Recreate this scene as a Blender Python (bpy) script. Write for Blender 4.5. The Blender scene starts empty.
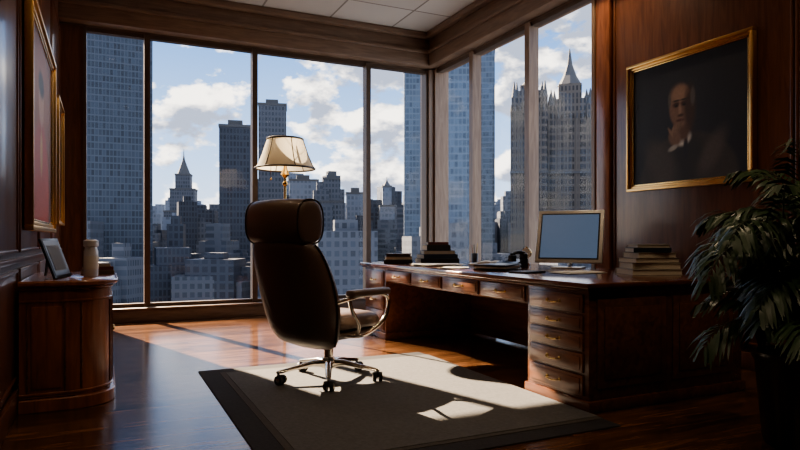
import bpy, bmesh, math, random
from mathutils import Vector, Matrix
random.seed(7)
D=bpy.data; C=bpy.context
R=math.radians
try: C.scene.view_settings.look='AgX - Medium High Contrast'
except Exception: pass

# ---------------------------------------------------------------- materials
def new_mat(name):
    m=D.materials.new(name); m.use_nodes=True
    nt=m.node_tree; b=nt.nodes['Principled BSDF']
    return m,nt,b
def N(nt,t,**k):
    n=nt.nodes.new(t)
    for a,v in k.items(): setattr(n,a,v)
    return n
def plain(name,col,rough=.5,metal=0,coat=0,noise=.12,nscale=30,bump=0,emit=None,es=0):
    m,nt,b=new_mat(name)
    tc=N(nt,'ShaderNodeTexCoord'); ns=N(nt,'ShaderNodeTexNoise'); ns.inputs['Scale'].default_value=nscale
    ns.inputs['Detail'].default_value=4
    nt.links.new(tc.outputs['Object'],ns.inputs['Vector'])
    mx=N(nt,'ShaderNodeMix',data_type='RGBA')
    nt.links.new(ns.outputs['Fac'],mx.inputs['Factor'])
    mx.inputs['A'].default_value=tuple(c*(1-noise) for c in col)+(1,)
    mx.inputs['B'].default_value=tuple(min(1,c*(1+noise)) for c in col)+(1,)
    nt.links.new(mx.outputs['Result'],b.inputs['Base Color'])
    b.inputs['Roughness'].default_value=rough; b.inputs['Metallic'].default_value=metal
    b.inputs['Coat Weight'].default_value=coat; b.inputs['Coat Roughness'].default_value=.1
    if bump:
        bp=N(nt,'ShaderNodeBump'); bp.inputs['Strength'].default_value=bump; bp.inputs['Distance'].default_value=.004
        nt.links.new(ns.outputs['Fac'],bp.inputs['Height']); nt.links.new(bp.outputs['Normal'],b.inputs['Normal'])
    if emit:
        b.inputs['Emission Color'].default_value=emit+(1,); b.inputs['Emission Strength'].default_value=es
    return m
def wood(name,c1,c2,rough=.3,coat=.4,scale=(12,12,1.2)):
    m,nt,b=new_mat(name)
    g=N(nt,'ShaderNodeNewGeometry'); mp=N(nt,'ShaderNodeMapping'); mp.inputs['Scale'].default_value=scale
    nt.links.new(g.outputs['Position'],mp.inputs['Vector'])
    ns=N(nt,'ShaderNodeTexNoise'); ns.inputs['Scale'].default_value=1.6; ns.inputs['Detail'].default_value=8; ns.inputs['Distortion'].default_value=1.2
    nt.links.new(mp.outputs['Vector'],ns.inputs['Vector'])
    cr=N(nt,'ShaderNodeValToRGB'); cr.color_ramp.elements[0].position=.32; cr.color_ramp.elements[1].position=.7
    cr.color_ramp.elements[0].color=c1+(1,); cr.color_ramp.elements[1].color=c2+(1,)
    nt.links.new(ns.outputs['Fac'],cr.inputs['Fac']); nt.links.new(cr.outputs['Color'],b.inputs['Base Color'])
    b.inputs['Roughness'].default_value=rough; b.inputs['Coat Weight'].default_value=coat; b.inputs['Coat Roughness'].default_value=.15
    bp=N(nt,'ShaderNodeBump'); bp.inputs['Strength'].default_value=.08; bp.inputs['Distance'].default_value=.003
    nt.links.new(ns.outputs['Fac'],bp.inputs['Height']); nt.links.new(bp.outputs['Normal'],b.inputs['Normal'])
    return m
W_WALL=wood('wall_mahogany',(.095,.037,.021),(.18,.075,.040),.36,.25)
W_PANEL=wood('panel_mahogany',(.115,.044,.024),(.215,.088,.046),.30,.35)
W_DESK=wood('desk_wood',(.11,.042,.023),(.21,.086,.045),.25,.5,(10,1.2,10))
W_DRAWER=wood('drawer_wood',(.125,.050,.028),(.245,.104,.055),.28,.5,(10,1.5,10))
W_TOP=wood('desk_top_wood',(.09,.033,.019),(.17,.063,.034),.15,.7,(10,1.0,10))
W_CAB=wood('cabinet_wood',(.21,.076,.038),(.40,.155,.078),.26,.6,(9,9,1.2))
W_VAL=wood('valance_wood',(.17,.105,.068),(.26,.17,.115),.45,.1,(1.5,1.5,14))
W_FRAME=wood('window_frame_wood',(.22,.145,.10),(.33,.23,.16),.4,.2,(10,10,1.2))
GOLD=plain('gilt',(.74,.48,.20),.3,1,nscale=60,bump=.2)
BRASS=plain('brass',(.66,.46,.2),.25,1)
CHROME=plain('chrome',(.75,.70,.62),.14,1)
STEEL=plain('steel_dark',(.12,.12,.13),.3,1)
BRUSHED=plain('brushed_steel',(.74,.75,.77),.4,.3)
LEATHER=plain('brown_leather',(.135,.088,.066),.42,0,.12,nscale=160,bump=.25,noise=.25)
PIPING=plain('leather_piping',(.04,.027,.02),.4)
BLACK=plain('black_plastic',(.014,.014,.015),.3)
RUBBER=plain('rubber',(.01,.01,.01),.6)
PAPER=plain('paper',(.78,.76,.70),.8,noise=.04)
PAGES=plain('book_pages',(.62,.56,.46),.85,nscale=90)
MATT=plain('mat_board',(.16,.15,.15),.6)
BOOKC=[plain('book_cover_%d'%i,c,.45) for i,c in enumerate([(.05,.03,.03),(.02,.03,.05),(.12,.03,.02),(.12,.09,.06),(.03,.03,.03),(.34,.30,.25)])]
BRONZE=plain('bronze_mullion',(.13,.09,.065),.4,.4)

def floor_mat():
    m,nt,b=new_mat('floor_boards')
    g=N(nt,'ShaderNodeNewGeometry'); mp=N(nt,'ShaderNodeMapping')
    nt.links.new(g.outputs['Position'],mp.inputs['Vector'])
    br=N(nt,'ShaderNodeTexBrick'); br.inputs['Scale'].default_value=1; br.inputs['Brick Width'].default_value=1.5; br.inputs['Row Height'].default_value=.13
    br.inputs['Mortar Size'].default_value=.003; br.inputs['Color1'].default_value=(.25,.25,.25,1); br.inputs['Color2'].default_value=(1,1,1,1); br.inputs['Mortar'].default_value=(0,0,0,1)
    nt.links.new(mp.outputs['Vector'],br.inputs['Vector'])
    mp2=N(nt,'ShaderNodeMapping'); mp2.inputs['Scale'].default_value=(1.5,16,1)
    nt.links.new(g.outputs['Position'],mp2.inputs['Vector'])
    ns=N(nt,'ShaderNodeTexNoise'); ns.inputs['Scale'].default_value=1.8; ns.inputs['Detail'].default_value=8; ns.inputs['Distortion'].default_value=.8
    nt.links.new(mp2.outputs['Vector'],ns.inputs['Vector'])
    cr=N(nt,'ShaderNodeValToRGB'); cr.color_ramp.elements[0].color=(.06,.026,.013,1); cr.color_ramp.elements[1].color=(.26,.12,.057,1)
    cr.color_ramp.elements[0].position=.3; cr.color_ramp.elements[1].position=.72
    nt.links.new(ns.outputs['Fac'],cr.inputs['Fac'])
    mx=N(nt,'ShaderNodeMix',data_type='RGBA',blend_type='MULTIPLY'); mx.inputs['Factor'].default_value=.75
    nt.links.new(cr.outputs['Color'],mx.inputs['A']); nt.links.new(br.outputs['Color'],mx.inputs['B'])
    nt.links.new(mx.outputs['Result'],b.inputs['Base Color'])
    b.inputs['Roughness'].default_value=.17; b.inputs['Specular IOR Level'].default_value=.4
    bp=N(nt,'ShaderNodeBump'); bp.inputs['Strength'].default_value=.15; bp.inputs['Distance'].default_value=.003
    nt.links.new(br.outputs['Color'],bp.inputs['Height']); nt.links.new(bp.outputs['Normal'],b.inputs['Normal'])
    return m
FLOOR=floor_mat()
def ceil_mat():
    m,nt,b=new_mat('ceiling_tiles')
    g=N(nt,'ShaderNodeNewGeometry')
    br=N(nt,'ShaderNodeTexBrick'); br.offset=0; br.inputs['Scale'].default_value=1; br.inputs['Brick Width'].default_value=.95; br.inputs['Row Height'].default_value=.95
    br.inputs['Mortar Size'].default_value=.014; br.inputs['Color1'].default_value=(.54,.50,.45,1); br.inputs['Color2'].default_value=(.59,.55,.50,1); br.inputs['Mortar'].default_value=(.25,.21,.18,1)
    nt.links.new(g.outputs['Position'],br.inputs['Vector']); nt.links.new(br.outputs['Color'],b.inputs['Base Color'])
    b.inputs['Roughness'].default_value=.8
    return m
CEIL=ceil_mat()
RUG=plain('rug_wool',(.105,.102,.10),.95,nscale=45,noise=.35,bump=.5)
RUGB=plain('rug_border',(.03,.028,.03),.95,nscale=60,noise=.3,bump=.4)
RUGL=plain('rug_band',(.07,.062,.055),.95,nscale=60,noise=.3,bump=.4)
def glass_mat():
    m=D.materials.new('window_glass'); m.use_nodes=True; nt=m.node_tree; nt.nodes.clear()
    o=N(nt,'ShaderNodeOutputMaterial'); t=N(nt,'ShaderNodeBsdfTransparent'); gl=N(nt,'ShaderNodeBsdfGlossy'); gl.inputs['Roughness'].default_value=.02
    t.inputs['Color'].default_value=(.96,.98,.99,1)
    mx=N(nt,'ShaderNodeMixShader'); f=N(nt,'ShaderNodeLayerWeight'); f.inputs['Blend'].default_value=.12
    ml=N(nt,'ShaderNodeMath',operation='MULTIPLY_ADD'); ml.inputs[1].default_value=.12; ml.inputs[2].default_value=.015
    nt.links.new(f.outputs['Facing'],ml.inputs[0])
    nt.links.new(ml.outputs[0],mx.inputs[0]); nt.links.new(t.outputs[0],mx.inputs[1]); nt.links.new(gl.outputs[0],mx.inputs[2]); nt.links.new(mx.outputs[0],o.inputs[0])
    return m
GLASS=glass_mat()
def shade_mat():
    m=D.materials.new('lamp_shade_fabric'); m.use_nodes=True; nt=m.node_tree; nt.nodes.clear()
    o=N(nt,'ShaderNodeOutputMaterial'); d=N(nt,'ShaderNodeBsdfDiffuse'); t=N(nt,'ShaderNodeBsdfTranslucent')
    d.inputs['Color'].default_value=(.70,.66,.56,1); t.inputs['Color'].default_value=(.68,.62,.50,1)
    mx=N(nt,'ShaderNodeMixShader'); mx.inputs[0].default_value=.35
    nt.links.new(d.outputs[0],mx.inputs[1]); nt.links.new(t.outputs[0],mx.inputs[2]); nt.links.new(mx.outputs[0],o.inputs[0])
    return m
SHADE=shade_mat()
def facade(name,wall,glass,cw=2.2,fh=3.6,mx_=.3,mz=.3,rough=.35):
    m,nt,b=new_mat(name)
    tc=N(nt,'ShaderNodeTexCoord'); s=N(nt,'ShaderNodeSeparateXYZ'); nt.links.new(tc.outputs['Object'],s.inputs[0])
    def mth(op,a,bv):
        n=N(nt,'ShaderNodeMath',operation=op)
        for i,v in enumerate((a,bv)):
            if v is None: continue
            if isinstance(v,(int,float)): n.inputs[i].default_value=v
            else: nt.links.new(v,n.inputs[i])
        return n.outputs[0]
    u=mth('DIVIDE',mth('ADD',s.outputs[0],s.outputs[1]),cw); v=mth('DIVIDE',s.outputs[2],fh)
    a=mth('GREATER_THAN',mth('FRACT',u,None),mx_); c=mth('GREATER_THAN',mth('FRACT',v,None),mz)
    mask=mth('MULTIPLY',a,c)
    cb=N(nt,'ShaderNodeCombineXYZ'); nt.links.new(mth('FLOOR',u,None),cb.inputs[0]); nt.links.new(mth('FLOOR',v,None),cb.inputs[1])
    wn=N(nt,'ShaderNodeTexWhiteNoise'); nt.links.new(cb.outputs[0],wn.inputs['Vector'])
    gm=N(nt,'ShaderNodeMix',data_type='RGBA'); nt.links.new(wn.outputs['Value'],gm.inputs['Factor'])
    gm.inputs['A'].default_value=tuple(x*.75 for x in glass)+(1,); gm.inputs['B'].default_value=tuple(min(1,x*1.25) for x in glass)+(1,)
    fm=N(nt,'ShaderNodeMix',data_type='RGBA'); nt.links.new(mask,fm.inputs['Factor'])
    fm.inputs['A'].default_value=wall+(1,); nt.links.new(gm.outputs['Result'],fm.inputs['B'])
    nt.links.new(fm.outputs['Result'],b.inputs['Base Color']); b.inputs['Roughness'].default_value=rough
    b.inputs['Specular IOR Level'].default_value=.2
    return m
F_GLASS=facade('facade_glass_blue',(.075,.090,.12),(.042,.055,.078),1.3,2.6,.2,.2,.45)
F_GLASS2=facade('facade_glass_pale',(.13,.165,.22),(.085,.115,.165),1.6,2.8,.2,.25,.45)
F_DARK=facade('facade_dark',(.058,.066,.088),(.036,.043,.060),1.5,3.0,.35,.3,.5)
F_STONE=facade('facade_stone',(.125,.112,.105),(.050,.050,.058),1.6,3.2,.5,.35,.7)
F_GREY=facade('facade_grey',(.10,.11,.135),(.060,.070,.092),1.8,3.0,.4,.4,.6)
F_HAZE=facade('facade_haze_tint',(.16,.185,.235),(.13,.155,.20),2.4,3.4,.4,.4,.8)  # aerial haze painted into the colours: paler and bluer for far buildings
F_ROOF=plain('roof_stone',(.085,.088,.098),.8)

# ---------------------------------------------------------------- mesh builder
class B:
    def __init__(s): s.bm=bmesh.new(); s.mats=[]
    def mi(s,m):
        if m not in s.mats: s.mats.append(m)
        return s.mats.index(m)
    def add(s,t,m,mat=None):
        i=s.mi(m); mp={}
        for v in t.verts: mp[v]=s.bm.verts.new((mat@v.co) if mat else v.co)
        for f in t.faces:
            try: nf=s.bm.faces.new([mp[v] for v in f.verts]); nf.material_index=i
            except ValueError: pass
        t.free()
    def box(s,x0,x1,y0,y1,z0,z1,m,bev=0,seg=2,mat=None):
        t=bmesh.new(); bmesh.ops.create_cube(t,size=1)
        for v in t.verts: v.co=Vector(((x0+x1)/2+v.co.x*(x1-x0),(y0+y1)/2+v.co.y*(y1-y0),(z0+z1)/2+v.co.z*(z1-z0)))
        if bev: bmesh.ops.bevel(t,geom=list(t.edges),offset=bev,segments=seg,affect='EDGES',profile=.5)
        s.add(t,m,mat)
    def quad(s,pts,m):
        t=bmesh.new(); t.faces.new([t.verts.new(p) for p in pts]); s.add(t,m)
    def loft(s,rings,m,cap=True,closed=True,mat=None):
        t=bmesh.new(); vs=[[t.verts.new(p) for p in r] for r in rings]
        n=len(rings[0])
        for a,b in zip(vs[:-1],vs[1:]):
            for i in range(n if closed else n-1):
                t.faces.new((a[i],a[(i+1)%n],b[(i+1)%n],b[i]))
        if cap: t.faces.new(list(reversed(vs[0]))); t.faces.new(vs[-1])
        s.add(t,m,mat)
    def cyl(s,p0,p1,r0,r1,m,n=20,cap=True,mat=None):
        s.tube([p0,p1],[r0,r1],m,n,cap,mat)
    def tube(s,pts,rad,m,n=12,cap=True,mat=None):
        pts=[Vector(p) for p in pts]
        if not isinstance(rad,(list,tuple)): rad=[rad]*len(pts)
        rings=[]; ref=None
        for i,p in enumerate(pts):
            d=(pts[min(i+1,len(pts)-1)]-pts[max(i-1,0)]).normalized()
            if ref is None:
                ref=Vector((0,0,1)) if abs(d.z)<.9 else Vector((1,0,0))
            a=(ref-d*ref.dot(d)).normalized(); ref=a; b=d.cross(a)
            rings.append([p+(a*math.cos(2*math.pi*k/n)+b*math.sin(2*math.pi*k/n))*rad[i] for k in range(n)])
        s.loft(rings,m,cap,mat=mat)
    def lathe(s,prof,m,c=(0,0),n=32,cap=True,mat=None):
        s.loft([[Vector((c[0]+r*math.cos(2*math.pi*k/n),c[1]+r*math.sin(2*math.pi*k/n),z)) for k in range(n)] for r,z in prof],m,cap,mat=mat)
    def ball(s,c,r,m,sc=(1,1,1),mat=None):
        t=bmesh.new(); bmesh.ops.create_uvsphere(t,u_segments=20,v_segments=12,radius=r)
        for v in t.verts: v.co=Vector((c[0]+v.co.x*sc[0],c[1]+v.co.y*sc[1],c[2]+v.co.z*sc[2]))
        s.add(t,m,mat)
    def done(s,name,loc=(0,0,0),rz=0,parent=None,smooth=True,sub=0):
        me=D.meshes.new(name); bmesh.ops.recalc_face_normals(s.bm,faces=s.bm.faces); s.bm.to_mesh(me); s.bm.free()
        for m in s.mats: me.materials.append(m)
        if smooth:
            for p in me.polygons: p.use_smooth=True
            if not sub: me.set_sharp_from_angle(angle=R(38))
        o=D.objects.new(name,me); C.collection.objects.link(o); o.location=loc; o.rotation_euler=(0,0,rz)
        if parent: o.parent=parent
        if sub: md=o.modifiers.new('sub','SUBSURF'); md.levels=sub; md.render_levels=sub
        return o
def empty(name,loc=(0,0,0),rz=0):
    o=D.objects.new(name,None); C.collection.objects.link(o); o.location=loc; o.rotation_euler=(0,0,rz); return o
def catmull(P,k=6):
    P=[Vector(p) for p in P]; out=[]
    for i in range(len(P)-1):
        a=P[max(i-1,0)];b=P[i];c=P[i+1];d=P[min(i+2,len(P)-1)]
        for j in range(k):
            t=j/k; out.append(.5*((2*b)+(-a+c)*t+(2*a-5*b+4*c-d)*t*t+(-a+3*b-3*c+d)*t**3))
    out.append(P[-1]); return out

# ---------------------------------------------------------------- room
XL,XR,YB,YF,ZC=-.5,4.65,8.6,-2.2,4.14
ZW=3.64
b=B(); b.box(XL-.2,XR+.2,YF-.2,YB+.2,-.1,0,FLOOR); b.done('floor',smooth=False)
b=B(); b.box(XL-.2,XR+.2,YF-.2,YB+.2,ZC,ZC+.1,CEIL); b.done('ceiling',smooth=False)
BULB=plain('downlight_lens',(.9,.8,.65),.5,emit=(1,.78,.5),es=2)
def downlight(x,y,e=20,col=(1,.76,.52)):
    b=B(); b.lathe([(.09,ZC),(.09,ZC-.012),(.068,ZC-.012),(.062,ZC-.004)],PAPER,(x,y)); b.lathe([(.06,ZC-.004),(.06,ZC-.006)],BULB,(x,y)); o=b.done('ceiling_downlight')
    L=D.lights.new('downlight_fill_lamp','SPOT'); L.energy=e; L.color=col; L.spot_size=R(130); L.spot_blend=.8; L.shadow_soft_size=.07
    l=D.objects.new('downlight_fill_lamp',L); C.collection.objects.link(l); l.parent=o; l.location=(x,y,ZC-.03)
downlight(.45,1.2,45); downlight(.45,3.3,38); downlight(.10,5.4,36)  # added fill lamps out of view, brightening the left side and cabinet
downlight(2.1,.8,30); downlight(2.1,2.9,26)  # more added fill for the dark interior, fixtures out of view
downlight(3.9,.8,40); downlight(3.55,1.9,42); downlight(4.15,4.75,60)  # added warm fill; the last one imitates the sun glow on the pilaster
downlight(3.0,7.3,10)
def panels_x(b,x,sgn,y0,y1,z0,z1,n,mat,inset=.07):
    w=(y1-y0)/n
    for i in range(n):
        a=y0+i*w+inset; c=y0+(i+1)*w-inset
        b.box(min(x,x+sgn*.015),max(x,x+sgn*.015),a,c,z0,z1,mat,.006)
        for (p,q,r,t) in ((a-.02,a,z0-.02,z1+.02),(c,c+.02,z0-.02,z1+.02)):
            b.box(min(x,x+sgn*.025),max(x,x+sgn*.025),p,q,r,t,mat,.006)
        for (r,t) in ((z0-.02,z0),(z1,z1+.02)):
            b.box(min(x,x+sgn*.025),max(x,x+sgn*.025),a,c,r,t,mat,.006)
b=B(); b.box(XL-.2,XL,YF,YB+.2,0,ZC,W_WALL)
panels_x(b,XL,1,-2,8.4,.98,3.5,8,W_PANEL)
panels_x(b,XL,1,-2,8.4,.22,.84,8,W_PANEL)
b.box(XL,XL+.035,YF,YB,.90,.93,W_PANEL,.008)
b.done('wall_left')
b=B(); b.box(XL,XL+.03,YF,YB-.1,0,.14,W_PANEL,.008); b.done('baseboard_left')
b=B(); b.box(XL-.2,XR+.2,YF-.2,YF,0,ZC,W_WALL); b.done('wall_front')
b=B(); b.box(XR,XR+.2,YF,5.0,0,ZC,W_WALL)
for (a,c) in ((-1.6,.6),(.6,2.95),(2.95,4.78)):
    panels_x(b,XR,-1,a,c,.22,3.9,1,W_PANEL,.03)
b.box(XR-.05,XR,4.80,5.0,0,ZC,W_CAB,.01)
b.done('wall_right')
b=B(); b.box(XR-.035,XR,YF,4.8,0,.14,W_PANEL,.008); b.done('baseboard_right')
b=B(); b.box(XL,XR+.2,YB-.02,YB+.2,ZW,ZC,W_VAL)
b.box(XL,XL+.26,YB-.04,YB+.2,0,ZW,W_WALL)
b.box(XR-.14,XR+.2,YB-.10,YB+.2,0,ZW,W_FRAME)
b.done('wall_back')
b=B(); b.box(XR-.02,XR+.2,5.0,YB-.1,ZW,ZC,W_VAL); b.done('wall_right_header')
b=B()
b.box(XL,XR,YB-.20,YB-.02,ZW+.02,ZC,W_VAL,.01); b.box(XL,XR,YB-.24,YB-.2,ZW+.20,ZW+.25,W_VAL,.01); b.box(XL,XR,YB-.3,YB-.2,ZC-.09,ZC,W_VAL,.02)
b.done('trim_1')
b=B()
b.box(XR-.20,XR-.02,YF,YB-.2,ZW+.02,ZC,W_VAL,.01); b.box(XR-.24,XR-.2,YF,YB-.24,ZW+.20,ZW+.25,W_VAL,.01); b.box(XR-.3,XR-.2,YF,YB-.3,ZC-.09,ZC,W_VAL,.02)
b.done('trim_2')
b=B(); b.box(XL+.26,XR-.14,YB-.14,YB+.15,0,.15,W_VAL,.01); b.box(XL+.26,XR-.14,YB-.17,YB-.0,.15,.175,W_VAL,.006); b.done('baseboard_back')
b=B(); b.box(XR-.10,XR+.15,5.0,YB-.14,0,.15,W_VAL,.01); b.box(XR-.13,XR,5.0,YB-.14,.15,.175,W_VAL,.006); b.done('baseboard_right_window')
xs=[XL+.26,.485,1.85,3.52,XR-.14]
for i in range(4):
    b=B(); a,c=xs[i],xs[i+1]; w=.035
    b.box(a,a+w,YB-.06,YB+.08,.175,ZW,BRONZE); b.box(c-w,c,YB-.06,YB+.08,.175,ZW,BRONZE)
    b.box(a+w,c-w,YB-.03,YB+.06,.175,.22,BRONZE); b.box(a+w,c-w,YB-.03,YB+.06,ZW-.05,ZW,BRONZE)
    b.quad([(a+w,YB+.02,.22),(c-w,YB+.02,.22),(c-w,YB+.02,ZW-.05),(a+w,YB+.02,ZW-.05)],GLASS)
    b.done('window_%d'%(i+1),smooth=False)
ys=[5.0,6.15,7.42,YB-.1]
for i in range(3):
    b=B(); a,c=ys[i],ys[i+1]; w=.045
    b.box(XR-.06,XR+.08,a,a+w,.175,ZW,W_FRAME); b.box(XR-.06,XR+.08,c-w,c,.175,ZW,W_FRAME)
    b.box(XR-.03,XR+.06,a+w,c-w,.175,.22,BRONZE); b.box(XR-.03,XR+.06,a+w,c-w,ZW-.05,ZW,BRONZE)
    b.quad([(XR+.02,a+w,.22),(XR+.02,c-w,.22),(XR+.02,c-w,ZW-.05),(XR+.02,a+w,ZW-.05)],GLASS)
    b.done('window_%d'%(i+5),smooth=False)
b=B(); b.box(.66,2.60,2.62,5.10,0,.008,RUGB,.003); b.box(.80,2.60,2.76,4.96,.008,.011,RUGL,.001,1); b.box(.84,2.60,2.80,4.92,.011,.014,RUG,.001,1)
b.done('area_rug',smooth=False)

# ---------------------------------------------------------------- paintings
def vc_mat(name,rough=.5):
    m,nt,b=new_mat(name); a=N(nt,'ShaderNodeVertexColor'); a.layer_name='Col'
    ns=N(nt,'ShaderNodeTexNoise'); ns.inputs['Scale'].default_value=40
    mx=N(nt,'ShaderNodeMix',data_type='RGBA',blend_type='MULTIPLY'); mx.inputs['Factor'].default_value=.35
    nt.links.new(a.outputs['Color'],mx.inputs['A']); nt.links.new(ns.outputs['Fac'],mx.inputs['B'])
    nt.links.new(mx.outputs['Result'],b.inputs['Base Color']); b.inputs['Roughness'].default_value=rough
    return m
def canvas(name,w,h,fn,n,parent,loc,rz,mat):
    nx=n; nz=int(n*h/w); vs=[]; fs=[]; cols=[]
    for j in range(nz+1):
        for i in range(nx+1):
            s,t=i/nx,j/nz; vs.append(((s-.5)*w,0,(t-.5)*h)); cols.append(fn(s,t))
    for j in range(nz):
        for i in range(nx):
            k=j*(nx+1)+i; fs.append((k,k+1,k+nx+2,k+nx+1))
    me=D.meshes.new(name); me.from_pydata(vs,[],fs); ca=me.color_attributes.new('Col','FLOAT_COLOR','POINT')
    for i,c in enumerate(cols): ca.data[i].color=(c[0],c[1],c[2],1)
    me.materials.append(mat); o=D.objects.new(name,me); C.collection.objects.link(o); o.parent=parent; o.location=loc; o.rotation_euler=(0,0,rz); return o
def ell(s,t,cx,cy,rx,ry,soft=.15,ang=0):
    dx,dy=s-cx,t-cy; c,sn=math.cos(ang),math.sin(ang); x=(dx*c+dy*sn)/rx; y=(-dx*sn+dy*c)/ry
    d=math.sqrt(x*x+y*y); k=(1+soft-d)/(2*soft); k=max(0,min(1,k)); return k*k*(3-2*k)
def mixc(a,b,k): return tuple(a[i]*(1-k)+b[i]*k for i in range(3))
def portrait(s,t):
    c=mixc((.012,.016,.026),(.028,.034,.048),ell(s,t,.3,.75,.5,.5,.9))
    c=mixc(c,(.060,.052,.048),ell(s,t,.50,.02,.43,.37,.06))
    c=mixc(c,(.030,.028,.028),ell(s,t,.52,.08,.16,.30,.3))
    c=mixc(c,(.10,.085,.075),ell(s,t,.27,.16,.12,.20,.5,.5))
    c=mixc(c,(.12,.10,.09),ell(s,t,.72,.20,.07,.18,.6,-.5))
    c=mixc(c,(.9,.87,.80),ell(s,t,.475,.345,.070,.06,.3,.5))
    c=mixc(c,(.02,.02,.03),ell(s,t,.50,.27,.02,.10,.4))
    c=mixc(c,(.18,.10,.065),ell(s,t,.47,.42,.07,.10,.3))
    c=mixc(c,(.30,.175,.12),ell(s,t,.455,.61,.105,.175,.12))
    c=mixc(c,(.46,.29,.20),ell(s,t,.44,.71,.07,.07,.6))
    c=mixc(c,(.08,.044,.03),ell(s,t,.535,.58,.050,.17,.5))
    c=mixc(c,(.15,.135,.12),ell(s,t,.56,.67,.02,.07,.4))
    c=mixc(c,(.15,.135,.12),ell(s,t,.352,.67,.014,.06,.4))
    for ex in (.415,.485):
        c=mixc(c,(.08,.04,.028),ell(s,t,ex,.628,.032,.022,.5)); c=mixc(c,(.012,.010,.010),ell(s,t,ex,.618,.014,.010,.4))
        c=mixc(c,(.06,.045,.034),ell(s,t,ex,.660,.034,.008,.5))
    c=mixc(c,(.46,.29,.20),ell(s,t,.447,.58,.013,.05,.5)); c=mixc(c,(.09,.045,.028),ell(s,t,.455,.535,.028,.012,.5))
    c=mixc(c,(.13,.045,.036),ell(s,t,.45,.495,.038,.010,.4))
    c=mixc(c,(.28,.17,.12),ell(s,t,.40,.36,.055,.075,.25,.3))
    for k in range(4): c=mixc(c,(.40-.05*k,.25-.03*k,.17-.02*k),ell(s,t,.385+.022*k,.425+.008*k,.010,.045,.4,-.25))
    c=mixc(c,(.38,.24,.16),ell(s,t,.36,.41,.010,.045,.4,.5))
    c=mixc(c,(.55,.52,.47),ell(s,t,.385,.275,.045,.02,.4,.4))
    return c
def figure2(s,t):
    c=mixc((.12,.05,.028),(.40,.15,.06),ell(s,t,.5,.7,.5,.4,.9))
    c=mixc(c,(.50,.09,.05),ell(s,t,.5,.15,.38,.40,.15)); c=mixc(c,(.6,.36,.23),ell(s,t,.5,.66,.11,.13,.2))
    c=mixc(c,(.03,.015,.01),ell(s,t,.5,.76,.12,.07,.3)); c=mixc(c,(.6,.38,.14),ell(s,t,.5,.38,.05,.12,.4)); return c
def frame(name,w,h,fn,loc,rz,n,fw=.055,pm=None):
    e=empty(name,loc,rz); b=B()
    def ring(o,i,y0,y1,m):
        for (x0,x1,z0,z1) in ((-w/2-o,w/2+o,h/2+i,h/2+o),(-w/2-o,w/2+o,-h/2-o,-h/2-i),(-w/2-o,-w/2-i,-h/2-i,h/2+i),(w/2+i,w/2+o,-h/2-i,h/2+i)):
            b.box(x0,x1,y0,y1,z0,z1,m,.004)
    ring(fw,fw*.55,-.055,0,GOLD); ring(fw*.55,.012,-.035,0,GOLD); ring(.012,-.006,-.025,0,BRASS)
    b.box(-w/2,w/2,-.010,0,-h/2,h/2,BLACK)
    b.done('moulding',parent=e)
    canvas('canvas',w-.01,h-.01,fn,n,e,(0,-.014,0),0,pm)
    return e
PM=vc_mat('oil_paint')
frame('portrait_painting',1.19,1.09,portrait,(XR-.026,3.89,2.10),R(-90),150,.06,PM)
frame('wall_painting',1.95,1.44,figure2,(XL+.026,5.75,1.90),R(90),70,.08,PM)
frame('wall_painting',.8,1.2,figure2,(XL+.026,7.7,1.85),R(90),50,.06,PM)

# ---------------------------------------------------------------- desk
X0,X1,Y0,Y1=2.62,3.98,2.90,6.45
def handle(b,x,y,z,w=.12):
    b.tube(catmull([(x,y-w/2,z),(x-.022,y-w/2+.006,z-.004),(x-.026,y,z-.010),(x-.022,y+w/2-.006,z-.004),(x,y+w/2,z)],4),.0045,BRASS,8)
    for s in (-1,1): b.cyl((x+.002,y+s*w/2,z),(x-.006,y+s*w/2,z),.012,.010,BRASS,12)
b=B()
b.box(X0-.05,X1+.04,Y0-.05,Y1+.05,.748,.78,W_TOP,.008,3)
b.box(X0-.03,X1+.02,Y0-.03,Y1+.03,.73,.748,W_DESK,.005)
for (a,c) in ((Y0,Y0+.60),(Y1-.56,Y1)):
    b.box(X0,X1,a,c,.07,.73,W_DESK,.004)
    b.box(X0-.015,X1+.02,a-.02,c+.02,0,.07,W_DESK,.008)
    zs=[.085,.225,.355,.475,.585,.715] if a==Y0 else [.085,.3,.5,.715]
    for z0,z1 in zip(zs[:-1],zs[1:]):
        b.box(X0-.016,X0,a+.04,c-.04,z0+.008,z1-.008,W_DRAWER,.005)
        b.box(X0-.022,X0-.015,a+.06,c-.06,z0+.026,z1-.026,W_DRAWER,.004)
        handle(b,X0-.022,(a+c)/2,(z0+z1)/2+.004)
ya,yc=Y0+.60,Y1-.56
b.box(X0,X1-.3,ya,yc,.60,.73,W_DESK,.002)
n=4; w=(yc-ya)/n
for i in range(n):
    b.box(X0-.014,X0,ya+i*w+.02,ya+(i+1)*w-.02,.612,.718,W_DRAWER,.005)
    b.box(X0-.020,X0-.013,ya+i*w+.04,ya+(i+1)*w-.04,.63,.70,W_DRAWER,.004)
    handle(b,X0-.02,ya+(i+.5)*w,.668)
b.box(X1-.34,X1-.30,ya,yc,.02,.60,W_DESK)
for i in range(2):
    xa=X0+.06+i*.63; b.box(xa,xa+.57,Y0-.012,Y0,.14,.68,W_DRAWER,.006); b.box(xa+.05,xa+.52,Y0-.02,Y0-.011,.19,.63,W_DESK,.006)
b.done('executive_desk')

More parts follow.
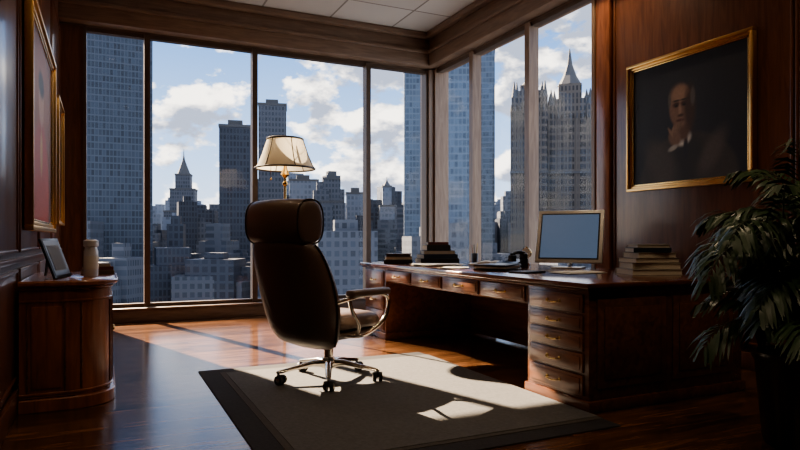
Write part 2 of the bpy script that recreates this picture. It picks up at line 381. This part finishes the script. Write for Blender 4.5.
ZD=.7805
def book_stack(name,loc,rz,specs,z=ZD):
    b=B(); zz=0
    for (w,d,h,ci,ang,off) in specs:
        M=Matrix.Translation((off,off*.5,zz))@Matrix.Rotation(R(ang),4,'Z')
        c=BOOKC[ci]
        b.box(-w/2,w/2,-d/2,d/2,0,.004,c,.001,1,M); b.box(-w/2,w/2,-d/2,d/2,h-.004,h,c,.001,1,M)
        b.box(-w/2,w/2,-d/2,-d/2+.004,.003,h-.003,c,0,1,M)
        b.box(-w/2+.005,w/2-.005,-d/2+.004,d/2-.006,.004,h-.004,PAGES,0,1,M)
        zz+=h+.0003
    return b.done(name,(loc[0],loc[1],z),rz,smooth=False)
book_stack('book_stack',(3.66,3.42),R(-20),[(.38,.28,.042,5,180,0),(.36,.26,.045,5,176,.01),(.35,.25,.035,3,185,0),(.30,.23,.04,5,183,.01),(.27,.22,.035,1,-8,-.01),(.24,.2,.025,5,175,0)])
book_stack('book_stack',(2.82,6.02),R(-25),[(.30,.24,.04,4,0,0),(.28,.22,.035,3,185,0),(.25,.2,.03,0,-6,.01)])
book_stack('book_stack',(3.25,5.95),R(-15),[(.42,.30,.05,4,0,0),(.38,.28,.045,1,5,0),(.34,.26,.04,0,176,.01),(.26,.22,.06,4,2,-.01),(.22,.18,.03,2,-3,0)])
book_stack('notebook',(2.95,3.95),R(15),[(.24,.17,.014,1,0,0)])
def papers(loc,rz,n,w=.30,d=.21):
    b=B()
    for i in range(n):
        M=Matrix.Translation((random.uniform(-.05,.05),random.uniform(-.04,.04),i*.0022))@Matrix.Rotation(R(random.uniform(-18,18)),4,'Z')
        b.box(-w/2,w/2,-d/2,d/2,0,.0018,PAPER,0,1,M)
    return b.done('paper_sheets',(loc[0],loc[1],ZD),rz,smooth=False)
papers((2.95,5.35),R(-20),9,.44,.32); papers((3.30,3.80),R(10),5,.34,.24); papers((2.85,4.88),R(40),4,.28,.2)
b=B()
for sgn in (-1,1):
    rings=[]
    for k in range(9):
        t=k/8; x=sgn*t*.22; z=.035*math.sin((t*1.3+.15)*math.pi)**.6*(1-t*.5)+.006 if t<.6 else .016-.02*(t-.6)
        rings.append([Vector((x,-.15,0)),Vector((x,.15,0)),Vector((x,.15,max(z.real,.008))),Vector((x,-.15,max(z.real,.008)))])
    b.loft(rings,PAPER)
b.done('open_book',(3.55,5.35,ZD),R(-35))
b=B()
prof=[(-.10,.0),(-.10,.03),(.06,.075),(.10,.075),(.10,0)]
b.loft([[Vector((p[0],y,p[1])) for p in prof] for y in (-.12,.12)],BLACK)
hs=Matrix.Translation((0,-.085,.085))
b.box(-.11,-.05,-.03,.03,-.03,.03,BLACK,.012,3,hs); b.box(.05,.11,-.03,.03,-.015,.045,BLACK,.012,3,hs); b.tube(catmull([(-.09,0,.03),(0,0,.055),(.09,0,.045)],5),.017,BLACK,10,mat=hs)
for i in range(4):
    for j in range(3):
        x=-.06+i*.03; b.box(x,x+.018,0+j*.032,.02+j*.032,.042+ (x+.1)*.28,.048+(x+.1)*.28,STEEL,.002,1)
b.done('desk_telephone',(3.40,4.80,ZD),R(15))
b=B(); b.box(-.2,.2,-.14,.14,0,.02,BLACK,.006); b.box(-.19,.19,-.13,.13,.02,.034,PAPER,.001,1); b.box(-.2,.2,-.14,.14,.034,.05,BLACK,.006); b.done('leather_folder',(3.0,4.42,ZD),R(35))
b=B(); b.box(-.035,.035,-.025,.025,0,.02,W_CAB,.004); b.cyl((0,0,.02),(0,0,.07),.008,.008,BRASS); b.cyl((0,-.012,.12),(0,.012,.12),.05,.05,BRASS,24); b.cyl((0,-.014,.12),(0,-.0125,.12),.042,.042,PAPER,24); b.ball((0,0,.178),.01,BRASS); b.done('desk_clock',(3.82,5.12,ZD),R(-55))
b=B(); b.lathe([(.038,0),(.040,.10),(.034,.10),(.033,.01)],STEEL)
for a in range(5): b.cyl((.012*math.cos(a*1.3),.012*math.sin(a*1.3),.012),(.032*math.cos(a*1.3),.032*math.sin(a*1.3),.17+.01*a),.004,.004,[BLACK,BRASS,W_CAB][a%3],8)
b.done('pen_holder',(3.70,5.9,ZD))
b=B(); b.lathe([(.040,0),(.046,.02),(.050,.15),(.044,.15),(.040,.02)],BLACK); b.tube(catmull([(.047,0,.12),(.082,0,.115),(.085,0,.06),(.045,0,.04)],5),.006,BLACK,8); b.done('coffee_mug',(3.88,3.14,ZD),R(-100))
SCR=plain('screen_glow',(.03,.045,.07),.3,emit=(.13,.19,.30),es=.5)
ALU=plain('aluminium',(.68,.67,.64),.35,.5)
b=B(); b.box(-.13,.13,-.08,.17,0,.012,ALU,.005); b.tube(catmull([(0,.10,.012),(0,.12,.12),(0,.09,.26)],5),.018,ALU,10)
T=Matrix.Translation((0,0,.05))@Matrix.Rotation(R(-19),4,'X')
b.box(-.295,.295,-.0,.022,0,.50,ALU,.008,3,T); b.box(-.262,.262,-.003,.0,.033,.467,BLACK,0,1,T); b.box(-.250,.250,-.005,-.002,.045,.455,SCR,0,1,T)
b.done('computer_monitor',(3.71,4.38,ZD),math.atan2(-.62,-.78)+math.pi/2)

# ---------------------------------------------------------------- floor lamp
b=B()
b.lathe([(.10,0),(.10,.015),(.085,.03),(.04,.045),(.02,.07),(.014,.1)],BRASS,n=40)
b.cyl((0,0,.09),(0,0,2.14),.015,.015,BRASS,16)
for z in (.5,1.1,1.66): b.lathe([(.012,z-.03),(.03,z-.012),(.03,z+.012),(.012,z+.03)],BRASS)
b.lathe([(.012,1.72),(.05,1.76),(.035,1.80),(.02,1.84),(.02,1.90)],BRASS)
def poly(r,z,k=32):
    return [Vector((r*math.cos(2*math.pi*i/k),r*math.sin(2*math.pi*i/k),z)) for i in range(k)]
prof=[(.330,1.83),(.303,1.87),(.256,1.98),(.218,2.095),(.197,2.16)]
b.loft([poly(r,z) for r,z in prof],SHADE,cap=False)
for (r,z) in ((.332,1.83),(.199,2.16)): b.tube([(r*math.cos(t*math.pi/16),r*math.sin(t*math.pi/16),z) for t in range(33)],.011,PIPING,6)
for a in range(6):
    t=a*math.pi/3+.4; b.tube([(r*1.008*math.cos(t),r*1.008*math.sin(t),z) for r,z in prof],.006,PIPING,5)
for a in range(3):
    t=a*2.094; b.cyl((0,0,2.12),(.197*math.cos(t),.197*math.sin(t),2.16),.003,.003,BRASS,6)
b.lathe([(.008,2.12),(.012,2.16),(.006,2.20)],BRASS)
b.ball((0,0,1.97),.035,PAPER,(1,1,1.3))
b.tube([(-.22,-.10,1.93),(-.22,-.10,1.70)],.0035,BRASS,6); b.ball((-.22,-.10,1.69),.012,BRASS)
b.cyl((0,0,1.92),(-.22,-.10,1.93),.003,.003,BRASS,6)
b.done('floor_lamp',(1.83,6.90,0),.2)

# ---------------------------------------------------------------- left cabinet (rounded)
def rrect(x0,x1,y0,y1,r,z,o=0,n=8):
    x1+=o; y0-=o; y1+=o; pts=[Vector((x0,y0,z))]
    for k in range(n+1):
        t=-math.pi/2+k/n*math.pi/2; pts.append(Vector((x1-r+r*math.cos(t),y0+r+r*math.sin(t),z)))
    for k in range(n+1):
        t=k/n*math.pi/2; pts.append(Vector((x1-r+r*math.cos(t),y1-r+r*math.sin(t),z)))
    pts.append(Vector((x0,y1,z))); return pts
b=B(); cx0,cx1,cy0,cy1=-.464,.05,4.32,5.45
def slab(z0,z1,o,m,bv=.006):
    b.loft([rrect(cx0,cx1,cy0,cy1,.24,z0,o-bv),rrect(cx0,cx1,cy0,cy1,.24,z0+bv,o),rrect(cx0,cx1,cy0,cy1,.24,z1-bv,o),rrect(cx0,cx1,cy0,cy1,.24,z1,o-bv)],m)
slab(0,.08,.012,W_CAB); slab(.08,.735,-.012,W_CAB); slab(.735,.755,.005,W_CAB); slab(.755,.79,.03,W_CAB,.01); slab(.66,.675,-.004,W_CAB,.003); slab(.10,.115,-.004,W_CAB,.003)
for x in (-.42,-.22):
    b.box(x-.006,x+.006,cy0+.004,cy0+.016,.115,.66,W_DESK,.002)
b.box(-.40,-.24,cy0+.002,cy0+.014,.14,.635,W_CAB,.004)
for y in (4.62,4.85,4.89,5.12): b.box(cx1-.016,cx1-.002,y-.006,y+.006,.115,.66,W_DESK,.002)
for k in (0,2):
    t=-math.pi/2+ (k+.5)*math.pi/6; px=cx1-.24+.228*math.cos(t); py=cy0+.24+.228*math.sin(t); b.cyl((px,py,.12),(px,py,.655),.006,.006,W_DESK,8)
b.ball((cx1-.0,4.82,.42),.014,BRASS); b.ball((cx1-.0,4.92,.42),.014,BRASS)
b.done('side_cabinet')
ZCB=.7905
b=B(); T=Matrix.Translation((0,0,.004))@Matrix.Rotation(R(-20),4,'X')
b.box(-.15,.15,0,.016,0,.27,BLACK,.004,2,T); b.box(-.132,.132,-.002,.001,.018,.252,STEEL,0,1,T); b.box(-.10,.10,-.0035,-.001,.05,.22,MATT,0,1,T)
b.box(-.02,.02,.11,.115,.002,.21,BLACK,0,1,Matrix.Rotation(R(6),4,'X'))
b.done('photo_frame',(-.24,4.62,ZCB),R(75))
b=B(); b.lathe([(.042,0),(.045,.01),(.045,.17),(.038,.19),(.038,.20),(.047,.205),(.047,.24),(.03,.25)],BRUSHED,n=28); b.lathe([(.046,.05),(.0462,.14)],PAPER,n=28,cap=False); b.done('thermos_flask',(-.085,4.70,ZCB))
book_stack('book_stack',(-.05,5.0),R(10),[(.20,.15,.03,3,0,0),(.18,.14,.025,2,6,0),(.16,.12,.02,5,-4,0)],ZCB)

# ---------------------------------------------------------------- executive chair
ch=empty('office_chair',(1.48,4.36,.014),R(27))
b=B()
for k in range(5):
    a=R(8+72*k); ca,sa=math.cos(a),math.sin(a); M=Matrix.Rotation(a,4,'Z')
    rings=[]
    for (r,z,w,h) in ((.03,.125,.034,.03),(.12,.128,.028,.022),(.24,.108,.022,.016),(.35,.088,.018,.014),(.385,.084,.010,.008)):
        rings.append([Vector((r,w*math.cos(t*math.pi/5),z+h*math.sin(t*math.pi/5))) for t in range(10)])
    b.loft(rings,CHROME,mat=M)
    b.cyl((.37,0,.085),(.37,0,.045),.009,.009,STEEL,10,mat=M)
    tw=random.uniform(-1.5,1.5); M2=Matrix.Translation((.37*ca,.37*sa,0))@Matrix.Rotation(tw,4,'Z')
    for s in (-1,1):
        b.cyl((.018,s*.010,.035),(.018,s*.034,.035),.035,.032,RUBBER,20,mat=M2); b.cyl((.018,s*.034,.035),(.018,s*.036,.035),.015,.012,CHROME,12,mat=M2)
    b.box(-.012,.036,-.010,.010,.035,.070,BLACK,.006,2,M2)
b.lathe([(.05,.09),(.058,.11),(.058,.145),(.04,.165),(.034,.17),(.034,.23),(.026,.235),(.026,.33)],CHROME)
b.done('star_base',parent=ch)
b=B(); b.box(-.17,.14,-.13,.13,.30,.345,STEEL,.012); b.tube([(0,.1,.32),(.02,.30,.315)],.007,CHROME,8); b.ball((.02,.31,.315),.016,BLACK)
b.done('tilt_mechanism',parent=ch)
def se(cx,cy,rx,ry,z,p=3.2,n=28,zf=None):
    out=[]
    for k in range(n):
        t=2*math.pi*k/n; c,s=math.cos(t),math.sin(t); x=cx+rx*abs(c)**(2/p)*(1 if c>=0 else -1); y=cy+ry*abs(s)**(2/p)*(1 if s>=0 else -1)
        out.append(Vector((x,y,z+(zf(x,y) if zf else 0))))
    return out
def sz(x,y): return -.03*max(0,(x-.20)/.12)**2
b=B()
b.loft([se(.01,0,.10,.10,.335),se(.01,0,.27,.25,.338),se(.01,0,.31,.28,.36),se(.01,0,.31,.28,.39)],LEATHER)
b.loft([se(.03,0,.29,.265,.385,zf=sz),se(.03,0,.335,.29,.405,zf=sz),se(.03,0,.34,.295,.46,zf=sz),se(.03,0,.31,.275,.50,zf=sz),se(.01,0,.20,.19,.515,zf=sz),se(0,0,.05,.05,.505)],LEATHER)
b.done('seat',parent=ch,sub=1)
spine=[(-.235,.265,.05,.20),(-.265,.295,.10,.265),(-.295,.38,.135,.305),(-.32,.50,.150,.332),(-.35,.62,.152,.345),(-.385,.74,.148,.345),(-.425,.86,.138,.332),(-.46,.95,.122,.31),(-.475,.99,.10,.285),(-.48,1.01,.06,.24)]
rings=[]
for (x,z,th,hw) in spine:
    r=[]
    n=28
    for k in range(n):
        t=2*math.pi*k/n; c,s=math.cos(t),math.sin(t)
        yy=hw*abs(s)**(2/3.2)*(1 if s>=0 else -1); xx=th*abs(c)**(2/2.6)*(1 if c>=0 else -1)
        r.append(Vector((x+xx*.85+.06*(yy/hw)**2*(hw/.3),yy,z-.02*(xx/th))))
    rings.append(r)
b=B(); b.loft(rings,LEATHER); b.done('backrest',parent=ch,sub=1)
b=B()
for side in (-1,1):
    pts=[(x+.06*(hw/.3)-.0,side*(hw+.001),z) for (x,z,th,hw) in spine[1:-1]]
    b.tube(catmull(pts,4),.007,PIPING,6)
b.done('piping',parent=ch)
rings=[]; L=.268; HZ=1.142; HX=-.475
def sq(a,p=2.7):
    c,s=math.cos(a),math.sin(a); return abs(c)**(2/p)*(1 if c>=0 else -1),abs(s)**(2/p)*(1 if s>=0 else -1)
for k,(yy,sc) in enumerate([(-L-.008,.50),(-L-.003,.82),(-L+.014,.95),(-L+.05,1.0),(-.12,1.02),(0,1.03),(.12,1.02),(L-.05,1.0),(L-.014,.95),(L+.003,.82),(L+.008,.50)]):
    r=[]
    for t in range(28):
        u,v=sq(2*math.pi*t/28); r.append(Vector((HX+.122*sc*u+.045*(yy/L)**2,yy,HZ+.152*sc*v)))
    rings.append(r)
b=B(); b.loft(rings,LEATHER)
b.done('headrest',parent=ch,sub=1)
b=B()
for s in (-1,1):
    pts=[]
    for t in range(29):
        u,v=sq(2*math.pi*t/28); pts.append(Vector((HX+.043+.116*u,s*(L-.010),HZ+.146*v)))
    b.tube(pts,.006,PIPING,6)
b.done('headrest_piping',parent=ch)
for s in (-1,1):
    b=B(); y=s*.350
    b.box(-.16,.25,y-.042,y+.042,.63,.680,LEATHER,.020,3)
    b.done('arm_pad',parent=ch)
    b=B()
    loop=catmull([(-.10,s*.22,.36),(-.02,s*.30,.35),(.08,s*.325,.37),(.21,y,.45),(.26,y,.54),(.25,y,.61),(.16,y,.64),(-.06,y,.635),(-.17,y,.62),(-.28,s*.330,.60)],6)
    b.tube(loop,.015,CHROME,10)
    b.tube(catmull([(-.16,y,.625),(-.13,y,.54),(-.06,y,.44),(-.02,s*.30,.37)],6),.013,CHROME,10)
    b.done('arm_bracket',parent=ch)

# ---------------------------------------------------------------- palm plant
LEAF=plain('palm_leaf',(.035,.070,.028),.35,noise=.5,nscale=6); STEM=plain('palm_stem',(.05,.055,.02),.6); SOIL=plain('soil',(.03,.02,.015),.95,bump=.5); POT=plain('planter_glaze',(.04,.028,.022),.3,coat=.3)
b=B()
b.lathe([(.16,0),(.175,.02),(.21,.42),(.225,.44),(.225,.47),(.20,.47),(.19,.42)],POT,n=36); b.lathe([(.001,.432),(.192,.432)],SOIL,cap=False)
rnd=random.Random(11)
def frond(az,L,el,p0,droop,s1=1):
    d=Vector((math.cos(az),math.sin(az),0)); side=Vector((-d.y,d.x,0)); p=Vector(p0)+d*.01; pts=[p.copy()]; e=el; n=20; dirs=[]
    for i in range(n):
        v=d*math.cos(e)+Vector((0,0,1))*math.sin(e); dirs.append(v); p=p+v*(L/n); pts.append(p.copy()); e-=droop/n*(.4+1.3*i/n)
    dirs.append(dirs[-1])
    b.tube(pts,[.006*(1-.8*i/n) for i in range(n+1)],STEM,5)
    t=bmesh.new()
    for i in range(4,n+1):
        for s in (-1,1):
            fr=i/n; ll=(.17*math.sin(math.pi*min(1,.15+fr*.8))**.7+.03)*rnd.uniform(.85,1.15)*s1
            o=(side*s*.8+dirs[i]*(.5+.5*fr)+Vector((0,0,rnd.uniform(-.35,.15)))).normalized()
            w=dirs[i].cross(o).cross(o).normalized()*.011
            a=pts[i]; m=a+o*ll*.45; q=a+o*ll*.8+Vector((0,0,-.04)); e2=a+o*ll+Vector((0,0,-.09*ll/.2))
            V=[t.verts.new(x) for x in (a,m-w,m+w,q-w*.7,q+w*.7,e2)]
            t.faces.new((V[0],V[1],V[2])); t.faces.new((V[1],V[3],V[4],V[2])); t.faces.new((V[3],V[5],V[4]))
    b.add(t,LEAF)
canes=[(.05,.03,1.08),(-.09,.04,.94),(.02,-.08,.80),(.09,-.04,.64),(-.06,-.02,.54)]
for ci,(cx,cy,cz) in enumerate(canes):
    b.tube(catmull([(cx*.5,cy*.5,.43),(cx*.9,cy*.9,(.43+cz)/2),(cx,cy,cz)],4),.013,STEM,8)
    for k in range(15):
        az=k*2.399+ci; el=R(rnd.uniform(20,85)); L=rnd.uniform(.44,.70)
        if math.sin(az)>.2: L*=.82
        frond(az,L,el,(cx,cy,cz),R(rnd.uniform(70,120)))
b.done('potted_palm',(3.20,2.00,0))

# ---------------------------------------------------------------- city
ZG=-95
city=empty('city_skyline')
def tower(x,y,w,dp,top,m,rot=-25,setb=None,spire=0,name='skyscraper'):
    b=B(); levels=setb or [(0,1)]
    hs=[l[0] for l in levels]+[1]
    for i,(f,sc) in enumerate(levels):
        z0=0 if i==0 else (top-ZG)*f; z1=(top-ZG)*hs[i+1]
        b.box(-w/2*sc,w/2*sc,-dp/2*sc,dp/2*sc,z0,z1,m)
        b.box(-w/2*sc-.3,w/2*sc+.3,-dp/2*sc-.3,dp/2*sc+.3,z1-1.2,z1,F_ROOF)
    sc=levels[-1][1]; H=top-ZG
    if spire:
        r=w*sc*.5
        b.lathe([(r*.9,H),(r*.45,H+spire*.35),(r*.2,H+spire*.55),(r*.07,H+spire*.75),(.15,H+spire)],F_ROOF,n=8)
    else:
        b.box(-w*sc*.25,w*sc*.2,-dp*sc*.2,dp*sc*.25,H,H+3,F_ROOF)
    return b.done(name,(x,y,ZG),R(rot),smooth=False,parent=city)
tower(3.6,280,27,27,84,F_GLASS,0)
tower(57,526,34,30,52,F_GREY,-15,[(0,1),(.62,.78),(.80,.55),(.92,.34)],20)
tower(57,305,15,18,54,F_DARK,-12)
tower(85,347,15,16,75,F_GREY,-15)
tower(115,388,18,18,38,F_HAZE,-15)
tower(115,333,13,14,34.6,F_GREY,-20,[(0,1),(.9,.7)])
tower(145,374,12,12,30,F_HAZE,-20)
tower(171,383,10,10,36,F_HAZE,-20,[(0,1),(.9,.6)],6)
tower(137,267,16,14,83,F_GLASS2,-25)
tower(127,217,11,11,92,F_GLASS2,-28)
tower(182,279,9,9,101,F_GLASS2,-33)
def gothic(x,y,w,H,rot,sp=17):
    b=B(); a=w/2
    b.box(-a,a,-a,a,0,H-10,F_STONE); b.box(-a*.84,a*.84,-a*.84,a*.84,H-10,H,F_STONE)
    for sx in (-1,1):
        for sy in (-1,1):
            cx,cy=sx*a*.87,sy*a*.87
            b.box(cx-a*.15,cx+a*.15,cy-a*.15,cy+a*.15,H-14,H-3,F_STONE); b.lathe([(a*.18,H-3),(.15,H+4)],F_ROOF,(cx,cy),n=6)
            cx,cy=sx*a*.72,sy*a*.72
            b.lathe([(a*.10,H),(.1,H+4)],F_ROOF,(cx,cy),n=6)
    n=3
    for k in range(-n,n+1):
        o=k*a*.27
        b.box(o-.35,o+.35,-a-.6,-a,0,H-9,F_STONE); b.box(-a-.6,-a,o-.35,o+.35,0,H-9,F_STONE)
        b.lathe([(.5,H-9),(.1,H-6)],F_ROOF,(o,-a-.3),n=4); b.lathe([(.5,H-9),(.1,H-6)],F_ROOF,(-a-.3,o),n=4)
    for zz in range(20,int(H-12),26): b.box(-a-.75,a+.3,-a-.75,a+.3,zz,zz+1.0,F_ROOF)
    q=a*.52
    b.box(-q,q,-q,q,H,H+sp*.3,F_STONE)
    b.lathe([(q*1.1,H+sp*.3),(q*.62,H+sp*.48),(q*.24,H+sp*.7),(.2,H+sp)],F_ROOF,n=8)
    b.done('skyscraper',(x,y,ZG),R(rot),smooth=False,parent=city)
gothic(188.5,221,19,157,-38,24)
gothic(170,226,15,160,-36,10)
tower(-13.2,72,7.4,13,62,F_GREY,0,[(0,1),(.8,.9)])  # unseen tower added to block the sun from the desk
rc=random.Random(5); b=B()
for k in range(560):
    az=R(rc.uniform(-12,78)); d=rc.uniform(200,900); x=d*math.sin(az); y=d*math.cos(az)
    w=rc.uniform(9,20)
    ymax=rc.uniform(-.02,.06) if d>340 else rc.uniform(-.10,-.01)
    if rc.random()<.15: ymax+=.035
    top=1+ymax*d
    M=Matrix.Translation((x,y,0))@Matrix.Rotation(R(rc.choice([-15,-25,0,-35])),4,'Z')
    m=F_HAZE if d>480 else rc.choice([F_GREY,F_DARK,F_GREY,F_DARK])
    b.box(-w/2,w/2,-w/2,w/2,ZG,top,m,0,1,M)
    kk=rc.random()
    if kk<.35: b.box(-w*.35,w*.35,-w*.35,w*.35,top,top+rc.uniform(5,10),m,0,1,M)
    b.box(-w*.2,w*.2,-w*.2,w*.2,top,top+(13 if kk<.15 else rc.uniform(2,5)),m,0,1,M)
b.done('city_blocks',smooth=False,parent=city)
b=B(); G=plain('city_ground_haze',(.07,.085,.12),.9,nscale=.05,noise=.3)
b.box(-1500,2500,30,3000,ZG-1,ZG,G); b.done('streets',smooth=False,parent=city)

# ---------------------------------------------------------------- world
w=D.worlds.new('sky'); C.scene.world=w; w.use_nodes=True; nt=w.node_tree; nt.nodes.clear()
o=N(nt,'ShaderNodeOutputWorld'); bg=N(nt,'ShaderNodeBackground'); nt.links.new(bg.outputs[0],o.inputs[0])
tc=N(nt,'ShaderNodeTexCoord'); sp=N(nt,'ShaderNodeSeparateXYZ'); nt.links.new(tc.outputs['Generated'],sp.inputs[0])
gr=N(nt,'ShaderNodeValToRGB'); nt.links.new(sp.outputs[2],gr.inputs['Fac'])
e=gr.color_ramp.elements; e[0].position=0; e[0].color=(.62,.69,.79,1); e[1].position=1; e[1].color=(.07,.15,.34,1)
x=e.new(.12); x.color=(.38,.54,.80,1); x=e.new(.32); x.color=(.12,.27,.58,1)
def cloudnoise(off):
    mp=N(nt,'ShaderNodeMapping'); mp.inputs['Scale'].default_value=(1,1,1.7); mp.inputs['Location'].default_value=(3.1,1.7,off)
    nt.links.new(tc.outputs['Generated'],mp.inputs['Vector'])
    ns=N(nt,'ShaderNodeTexNoise'); ns.inputs['Scale'].default_value=9.5; ns.inputs['Detail'].default_value=10; ns.inputs['Roughness'].default_value=.56
    nt.links.new(mp.outputs['Vector'],ns.inputs['Vector']); return ns.outputs['Fac']
n1=cloudnoise(0); n2=cloudnoise(.045)
mr=N(nt,'ShaderNodeMapRange',interpolation_type='SMOOTHSTEP'); nt.links.new(n1,mr.inputs['Value']); mr.inputs['From Min'].default_value=.48; mr.inputs['From Max'].default_value=.55
mr2=N(nt,'ShaderNodeMapRange',interpolation_type='SMOOTHSTEP'); nt.links.new(n2,mr2.inputs['Value']); mr2.inputs['From Min'].default_value=.46; mr2.inputs['From Max'].default_value=.60
cc=N(nt,'ShaderNodeMix',data_type='RGBA'); nt.links.new(mr2.outputs[0],cc.inputs['Factor']); cc.inputs['A'].default_value=(1.4,1.28,1.14,1); cc.inputs['B'].default_value=(.30,.33,.42,1)
mx=N(nt,'ShaderNodeMix',data_type='RGBA'); nt.links.new(mr.outputs[0],mx.inputs['Factor']); nt.links.new(gr.outputs['Color'],mx.inputs['A']); nt.links.new(cc.outputs['Result'],mx.inputs['B'])
nt.links.new(mx.outputs['Result'],bg.inputs['Color']); bg.inputs['Strength'].default_value=2.3

L=D.lights.new('sun','SUN'); L.energy=42; L.color=(1,.78,.55); L.angle=R(.6)
so=D.objects.new('sun',L); C.collection.objects.link(so)
el=R(31.5); hz=Vector((.30,-.954,0)).normalized(); dv=Vector((hz.x*math.cos(el),hz.y*math.cos(el),-math.sin(el)))
so.rotation_euler=dv.to_track_quat('-Z','Y').to_euler(); so.location=(-20,60,40)
L=D.lights.new('lamp_bulb','POINT'); L.energy=2; L.color=(1,.78,.5); L.shadow_soft_size=.04
lo=D.objects.new('lamp_bulb',L); C.collection.objects.link(lo); lo.location=(1.83,6.90,2.04)

cam=D.cameras.new('camera'); co=D.objects.new('camera',cam); C.collection.objects.link(co)
co.location=(0,0,1.05); co.rotation_euler=(R(90),0,R(-25.27)); cam.sensor_width=36; cam.lens=28.125; cam.shift_y=.01625; cam.clip_end=5000; cam.clip_start=.05
C.scene.camera=co
